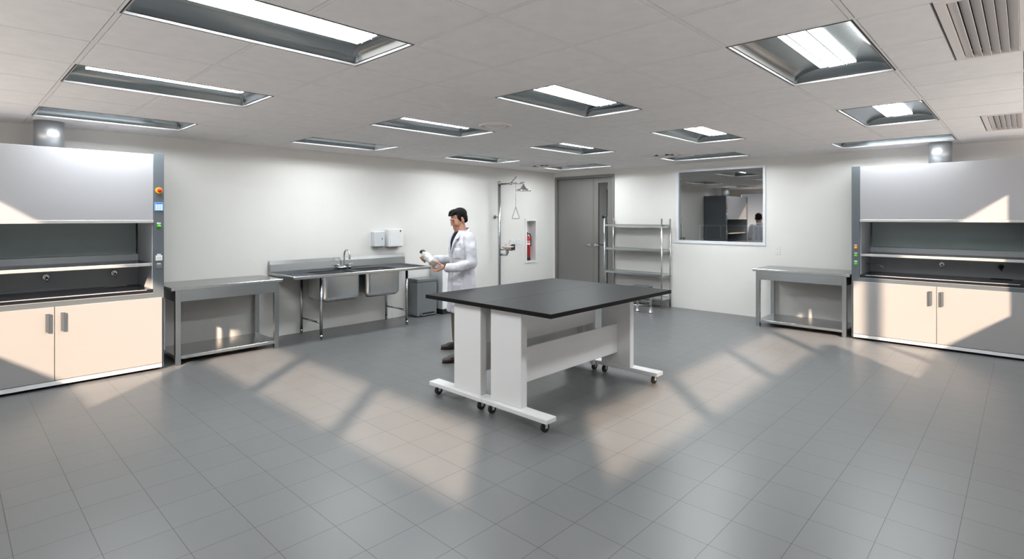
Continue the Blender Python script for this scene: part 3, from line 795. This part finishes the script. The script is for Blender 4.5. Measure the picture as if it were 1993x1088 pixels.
LW = Vector((0, 0, 1)).cross(FW).normalized()   # towards the figure's left (near) side
# head frame
HF0 = dvec(-.86, -.51, 0).normalized(); HL = Vector((0, 0, 1)).cross(HF0).normalized()
pt = math.radians(19)
HF = (HF0 * math.cos(pt) - Vector((0, 0, 1)) * math.sin(pt)).normalized(); HU = HF.cross(HL).normalized()
if HU.z < 0: HU = -HU
HC = W3(-.006, 0, 1.602)                         # centre of the skull
HS = 1.0
def Hd(f, l, u): return HC + (HF * f + HL * l + HU * u) * HS
b = PB()
b.ell(Hd(-.012, 0, .022), HF, HU, .098, .075, .088)        # cranium
b.ell(Hd(.022, 0, -.045), HF, HU, .078, .068, .105)        # face
b.ell(Hd(.038, 0, -.110), HF, HU, .058, .054, .044)        # jaw
b.ell(Hd(.010, 0, -.085), HF, HU, .062, .062, .050)        # jaw angle
b.ell(Hd(.074, 0, -.136), HF, HU, .024, .030, .022)        # chin
b.ell(Hd(.084, 0, .006), HF, HU, .014, .050, .012)         # brow ridge
b.ell(Hd(.095, 0, -.030), (HF - HU * .6), HU, .018, .010, .024) # nose bridge
b.ell(Hd(.107, 0, -.053), HF, HU, .013, .012, .010)        # nose tip
for s_ in (-1, 1):
    b.ell(Hd(.060, s_ * .034, -.055), HF, HU, .026, .026, .034)   # cheeks
    b.ell(Hd(-.010, s_ * .078, -.032), HF, HU, .019, .009, .032)  # ears
    b.ell(Hd(.098, s_ * .010, -.056), HF, HU, .010, .007, .007)
b.ell(Hd(.088, 0, -.090), HF, HU, .012, .026, .009)        # mouth
b.ell(Hd(.089, 0, -.103), HF, HU, .011, .021, .008)
b.chain([(.010, .0, 1.53), (.030, .0, 1.44), (.045, .0, 1.38)], [.058, .059, .068])
# trunk, legs (inside the clothes)
b.rings([(.03, 0, .86, .15, .10), (.035, 0, .95, .16, .11), (.035, 0, 1.10, .14, .10), (.04, 0, 1.25, .165, .115), (.045, 0, 1.36, .16, .10), (.045, 0, 1.41, .09, .07)], FW)
HIPN, HIPF = (.06, -.070, .86), (.012, .070, .86)
ANN, ANF = (.035, -.29, .10), (-.055, .31, .10)
KNN, KNF = (.030, -.165, .49), (-.050, .175, .49)
b.chain([HIPN, KNN, ANN], [.062, .048, .030]); b.chain([HIPF, KNF, ANF], [.062, .048, .030])
b.chain([ANN, (.0, -.31, .06), (-.07, -.34, .045)], [.028, .022, .020]); b.chain([ANF, (-.09, .30, .06), (-.165, .275, .045)], [.028, .022, .020])
# arms
SHN, ELN, WRN = (.135, -.15, 1.375), (.165, -.215, 1.075), (-.120, -.265, 1.052)
SHF, ELF, WRF = (-.045, .15, 1.375), (-.10, .17, 1.10), (-.325, .005, 1.120)
b.chain([SHN, ELN, WRN], [.056, .042, .027]); b.chain([SHF, ELF, WRF], [.056, .042, .027])
# bottle axis
BT, BB = Vector((-.418, -.16, 1.222)), Vector((-.238, -.19, 1.075))
BA = (W3(*BT) - W3(*BB)).normalized(); BLEN = (W3(*BT) - W3(*BB)).length
# near (left) hand: palm under the bottle, fingers curling round its lower side
def finger(pts, r0=.0092, r1=.0072):
    n = len(pts)
    b.chain([tuple(p) for p in pts], [r0 + (r1 - r0) * i / (n - 1) for i in range(n)])
b.chain([WRN, (-.155, -.262, 1.050)], [.026, .028])
for k in range(4):      # palm slab
    o_ = -.028 + k * .019
    b.cap((-.145, -.258 + o_ * .6, 1.052 + o_ * .35), (-.215, -.235 + o_ * 1.0, 1.018 + o_ * .25), .017, .0145)
for k, ln in enumerate((.9, 1.05, 1.0, .82)):
    o_ = -.032 + k * .0215
    p0 = Vector((-.215, -.235 + o_ * 1.0, 1.018 + o_ * .25))
    p1 = p0 + Vector((-.038 * ln, .012, -.003)); p2 = p1 + Vector((-.026 * ln, .010, .014)); p3 = p2 + Vector((-.012 * ln, .006, .020))
    finger((p0, p1, p2, p3))
finger((Vector((-.165, -.262, 1.066)), Vector((-.205, -.262, 1.100)), Vector((-.245, -.252, 1.112)), Vector((-.272, -.240, 1.113))), .0125, .0085)
# far (right) hand: holds the neck end from behind, finger tips showing below the bottle
b.chain([WRF, (-.352, -.035, 1.128)], [.026, .027])
for k in range(4):
    o_ = -.028 + k * .019
    b.cap((-.345, -.040, 1.130 + o_ * .5), (-.378 + o_ * .6, -.090, 1.140 + o_ * .55), .016, .014)
for k, ln in enumerate((.85, 1.0, 1.0, .9)):
    o_ = (-.032 + k * .0215)
    p0 = Vector((-.378 + -o_ * .75, -.092, 1.140 + o_ * .75))
    p1 = p0 + Vector((-.020, -.034 * ln, -.016)); p2 = p1 + Vector((-.004, -.030 * ln, -.008)); p3 = p2 + Vector((.004, -.022 * ln, .010))
    finger((p0, p1, p2, p3))
finger((Vector((-.350, -.055, 1.155)), Vector((-.368, -.085, 1.195)), Vector((-.385, -.115, 1.222)), Vector((-.392, -.135, 1.235))), .0120, .0085)
body = b.build('body', 'skin', t_person)
remesh(body, .0042, 4, .5)

# coat: trunk with skirt and sleeves
c = PB()
c.rings([(.032, 0, .505, .232, .140), (.032, 0, .52, .234, .142), (.032, 0, .75, .212, .142), (.034, 0, .95, .184, .138), (.036, 0, 1.06, .165, .128),
         (.040, 0, 1.20, .185, .138), (.045, 0, 1.32, .195, .128), (.048, 0, 1.375, .175, .108), (.052, 0, 1.415, .115, .088), (.055, 0, 1.440, .078, .074)], FW, 40)
c.chain([(.128, -.145, 1.372), (.158, -.205, 1.225), (.168, -.220, 1.085)], [.072, .066, .062])
c.chain([(.168, -.220, 1.085), (.03, -.250, 1.050), (-.095, -.263, 1.042)], [.062, .058, .052])
c.chain([(-.035, .145, 1.372), (-.08, .175, 1.23), (-.10, .17, 1.10)], [.072, .066, .060])
c.chain([(-.10, .17, 1.10), (-.20, .10, 1.105), (-.275, .035, 1.118)], [.060, .055, .048])
coat = c.build('lab_coat', 'coat', t_person)
remesh(coat, .010, 6, .5)
dn = coat.modifiers.new('folds', 'DISPLACE'); tx = bpy.data.textures.new('folds', 'CLOUDS'); tx.noise_scale = .075; tx.noise_depth = 2
dn.texture = tx; dn.strength = .022; dn.mid_level = .5; dn.texture_coords = 'LOCAL'
# surface point on the coat front: l = offset to the near side, z
def front(l, z, out=0.0, rows=((.505, .232, .140), (.75, .212, .142), (.95, .184, .138), (1.06, .165, .128), (1.20, .185, .138), (1.32, .195, .128), (1.375, .175, .108), (1.415, .115, .088), (1.44, .078, .074))):
    for i in range(len(rows) - 1):
        if rows[i][0] <= z <= rows[i + 1][0] or i == len(rows) - 2:
            q = max(0, min(1, (z - rows[i][0]) / (rows[i + 1][0] - rows[i][0])))
            wd = rows[i][1] + q * (rows[i + 1][1] - rows[i][1]); dp = rows[i][2] + q * (rows[i + 1][2] - rows[i][2]); break
    k = max(0, 1 - (abs(l) / wd) ** 2.2) ** .5
    a0 = .032 + (z - .5) * .02
    return W3(a0, 0, z) + LW * l + FW * (dp * k + out)
def patch(mm, rows, out, th=.005, nc=6):
    """rows: (z, l0, l1) from top to bottom, laid over the coat front"""
    fine = []
    for i in range(len(rows) - 1):
        for q in range(5):
            k = q / 5; fine.append(tuple(rows[i][n] + (rows[i + 1][n] - rows[i][n]) * k for n in range(3)))
    fine.append(rows[-1])
    T, B = [], []
    for (z, l0, l1) in fine:
        T.append([mm.bm.verts.new(front(l0 + (l1 - l0) * c / nc, z, out + th)) for c in range(nc + 1)])
        B.append([mm.bm.verts.new(front(l0 + (l1 - l0) * c / nc, z, out - .016)) for c in range(nc + 1)])
    for i in range(len(T) - 1):
        for c in range(nc):
            f = mm.bm.faces.new((T[i][c], T[i][c + 1], T[i + 1][c + 1], T[i + 1][c])); f.smooth = True
            mm.bm.faces.new((B[i][c], B[i + 1][c], B[i + 1][c + 1], B[i][c + 1]))
        mm.bm.faces.new((T[i][0], T[i + 1][0], B[i + 1][0], B[i][0])); mm.bm.faces.new((T[i][nc], B[i][nc], B[i + 1][nc], T[i + 1][nc]))
    for c in range(nc):
        mm.bm.faces.new((T[0][c], B[0][c], B[0][c + 1], T[0][c + 1])); mm.bm.faces.new((T[-1][c], T[-1][c + 1], B[-1][c + 1], B[-1][c]))
m = MB(); patch(m, [(1.435, -.05, .05), (1.39, -.050, .050), (1.30, -.030, .030), (1.20, -.004, .004)], .016); m.build('shirt', 'shirt', t_person)
sc_ = PB(); sc_.chain([(.015, -.012, 1.405), (-.015, -.030, 1.380)], [.060, .050]); sc_.build('shirt_collar', 'shirt', t_person)
for s_ in (-1, 1):
    m = MB(); patch(m, [(1.455, s_ * .045, s_ * .080), (1.41, s_ * .046, s_ * .090), (1.37, s_ * .042, s_ * .098), (1.345, s_ * .038, s_ * .070), (1.335, s_ * .036, s_ * .078), (1.19, s_ * .002, s_ * .010)], .022, .006)
    m.build('lapel', 'coat', coat)
m = MB(); prev = None
for k in range(25):      # stand collar round the back of the neck
    g = math.radians(-135 + 270 * k / 24); q = max(0, math.cos(g / 1.5))
    dr_ = -FW * math.cos(g) + LW * math.sin(g)
    ctr = W3(.050, 0, 0)
    zt = 1.425 + .062 * q; zb2 = 1.395 + .02 * q
    R4 = [m.bm.verts.new(ctr + dr_ * rr_ + Vector((0, 0, zz))) for rr_, zz in ((.066, zt), (.074, zt + .002), (.092, zb2), (.084, zb2))]
    if prev: m.skin(prev, R4)
    else: m.bm.faces.new(R4[::-1])
    prev = R4
m.bm.faces.new(prev); m.build('collar', 'coat', coat)
m = MB(); m.tube([front(.012, 1.19 - .02 * k, .009) for k in range(34)], .0035, 6); m.build('front_seam', 'coat', coat)
for z in (1.165, 1.045, .90, .76):
    p = front(-.010, z, .006); MB().cyl(p, p + FW * .008, .009, n=14).build('button', 'dispgrey', coat)
m = MB(); patch(m, [(1.255, .050, .140), (1.13, .055, .137)], .008, .004); m.build('breast_pocket', 'coat', coat)
m = MB(); patch(m, [(.86, .050, .165), (.68, .055, .168)], .010, .004); m.build('side_pocket', 'coat', coat)
# trousers, shoes, hair, watch, face
p_ = PB(); p_.chain([HIPN, KNN, (.035, -.285, .115)], [.072, .066, .056]); p_.chain([HIPF, KNF, (-.055, .308, .115)], [.072, .068, .056])
tr = p_.build('trousers', 'trouser', t_person); remesh(tr, .010, 4)
for (an, toe) in (((.045, -.285, .0), (-.145, -.355, .0)), ((-.045, .315, .0), (-.235, .262, .0))):
    A_, T_ = W3(*an), W3(*toe); dd = (T_ - A_).normalized(); ll = Vector((0, 0, 1)).cross(dd)
    sh = PB(); U_ = Vector((0, 0, 1))
    sh.ell(A_ + dd * .005 + U_ * .055, dd, U_, .054, .042, .058); sh.ell(A_ + dd * .075 + U_ * .044, dd, U_, .085, .043, .042); sh.ell(A_ + dd * .145 + U_ * .034, dd, U_, .065, .047, .030)
    so = sh.build('shoe', 'shoe', t_person); remesh(so, .007, 3)
    sl = MB(); prev = None
    for z in (0.0, .018):
        R_ = []
        for k in range(28):
            g = 2 * math.pi * k / 28; q = math.cos(g)
            R_.append(sl.bm.verts.new(A_ + dd * (.075 + .135 * q) + ll * (.048 if q > 0 else .042) * math.sin(g) + U_ * z))
        if prev: sl.skin(prev, R_, False)
        else: sl.bm.faces.new(R_[::-1])
        prev = R_
    sl.bm.faces.new(prev); sl.build('sole', 'sole', so)
h = PB()
h.ell(Hd(-.022, 0, .034), HF, HU, .098, .080, .080)
h.ell(Hd(-.050, 0, -.010), HF, HU, .060, .077, .062)
h.ell(Hd(-.068, 0, -.045), HF, HU, .034, .060, .040)
h.ell(Hd(.030, 0, .078), (HF - HU * .12), HU, .074, .066, .033)
h.ell(Hd(.070, .004, .072), (HF - HU * .38), HU, .044, .056, .016)
h.ell(Hd(.040, .010, .092), HF, HU, .060, .048, .024)
for s_ in (-1, 1):
    h.ell(Hd(.018, s_ * .066, .004), (HF - HU * .2), HU, .020, .014, .044)
    h.ell(Hd(.012, s_ * .069, -.026), (HF - HU * .2), HU, .007, .006, .020)
hr = h.build('hair', 'hair', t_person); remesh(hr, .0055, 2)
for s_ in (-1, 1):
    eo = PB(); eo.ell(Hd(.0855, s_ * .030, -.0225), HF, HU, .008, .012, .0025); eo.build('eye', 'eye', t_person)
    eo = PB(); eo.ell(Hd(.088, s_ * .030, -.0195), HF, HU, .007, .0135, .0022, 2); eo.build('iris', 'brow', t_person)
    eo = PB(); eo.ell(Hd(.088, s_ * .030, -.001), HF, HU, .009, .019, .0038); eo.build('eyebrow', 'brow', t_person)
eo = PB(); eo.ell(Hd(.098, 0, -.0965), HF, HU, .006, .021, .0022); eo.build('mouth', 'lip', t_person)
wt = MB(); wp = W3(-.128, -.264, 1.052); ax = (W3(*WRN) - W3(*ELN)).normalized()
wt.cyl(wp - ax * .012, wp + ax * .012, .034, n=24, caps=True); wt.build('watch', 'strap', t_person)
# bottle in the hands
t = thing('bottle', 'pale plastic reagent bottle with black cap and white label held in both hands', 'bottle', PO + W3(*BB))
rot = BA.to_track_quat('Z', 'Y').to_matrix().to_4x4(); t.matrix_world = Matrix.Translation(PO + W3(*BB)) @ rot
hb = BLEN
MB().lathe((0, 0, 0), [(0, 0), (.040, .0), (.046, .006), (.046, hb - .075), (.040, hb - .055), (.022, hb - .038), (.018, hb - .03), (.018, hb - .02), (0, hb - .02)], 32).build('body', 'bottle', t)
MB().lathe((0, 0, 0), [(0, hb - .024), (.021, hb - .024), (.021, hb + .0), (.018, hb + .004), (0, hb + .004)], 24).build('cap', 'black', t)
lw_ = rot.to_3x3().inverted() @ (PO * 0 - PV + PR * -.25)
a0 = math.atan2(lw_.y, lw_.x)
m = MB(); n_ = 14; cols = []
for k in range(n_ + 1):
    g = a0 - 1.15 + 2.3 * k / n_; cols.append((m.bm.verts.new((.0466 * math.cos(g), .0466 * math.sin(g), .065)), m.bm.verts.new((.0466 * math.cos(g), .0466 * math.sin(g), hb - .080))))
for k in range(n_):
    f = m.bm.faces.new((cols[k][0], cols[k + 1][0], cols[k + 1][1], cols[k][1])); f.smooth = True
lbm = m.build('label', 'label', t)
m = MB()
for (z, g0, g1, hh) in ((hb - .095, -.35, .15, .007), (hb - .112, -.5, .5, .0025), (hb - .12, -.5, .4, .0025), (hb - .128, -.5, .3, .0025)):
    for k in range(6):
        ga = a0 + g0 + (g1 - g0) * k / 6; gb = a0 + g0 + (g1 - g0) * (k + .7) / 6
        q = [m.bm.verts.new((.0471 * math.cos(g), .0471 * math.sin(g), zz)) for g, zz in ((ga, z), (gb, z), (gb, z + hh), (ga, z + hh))]
        m.bm.faces.new(q)
m.build('print', 'ink', lbm)
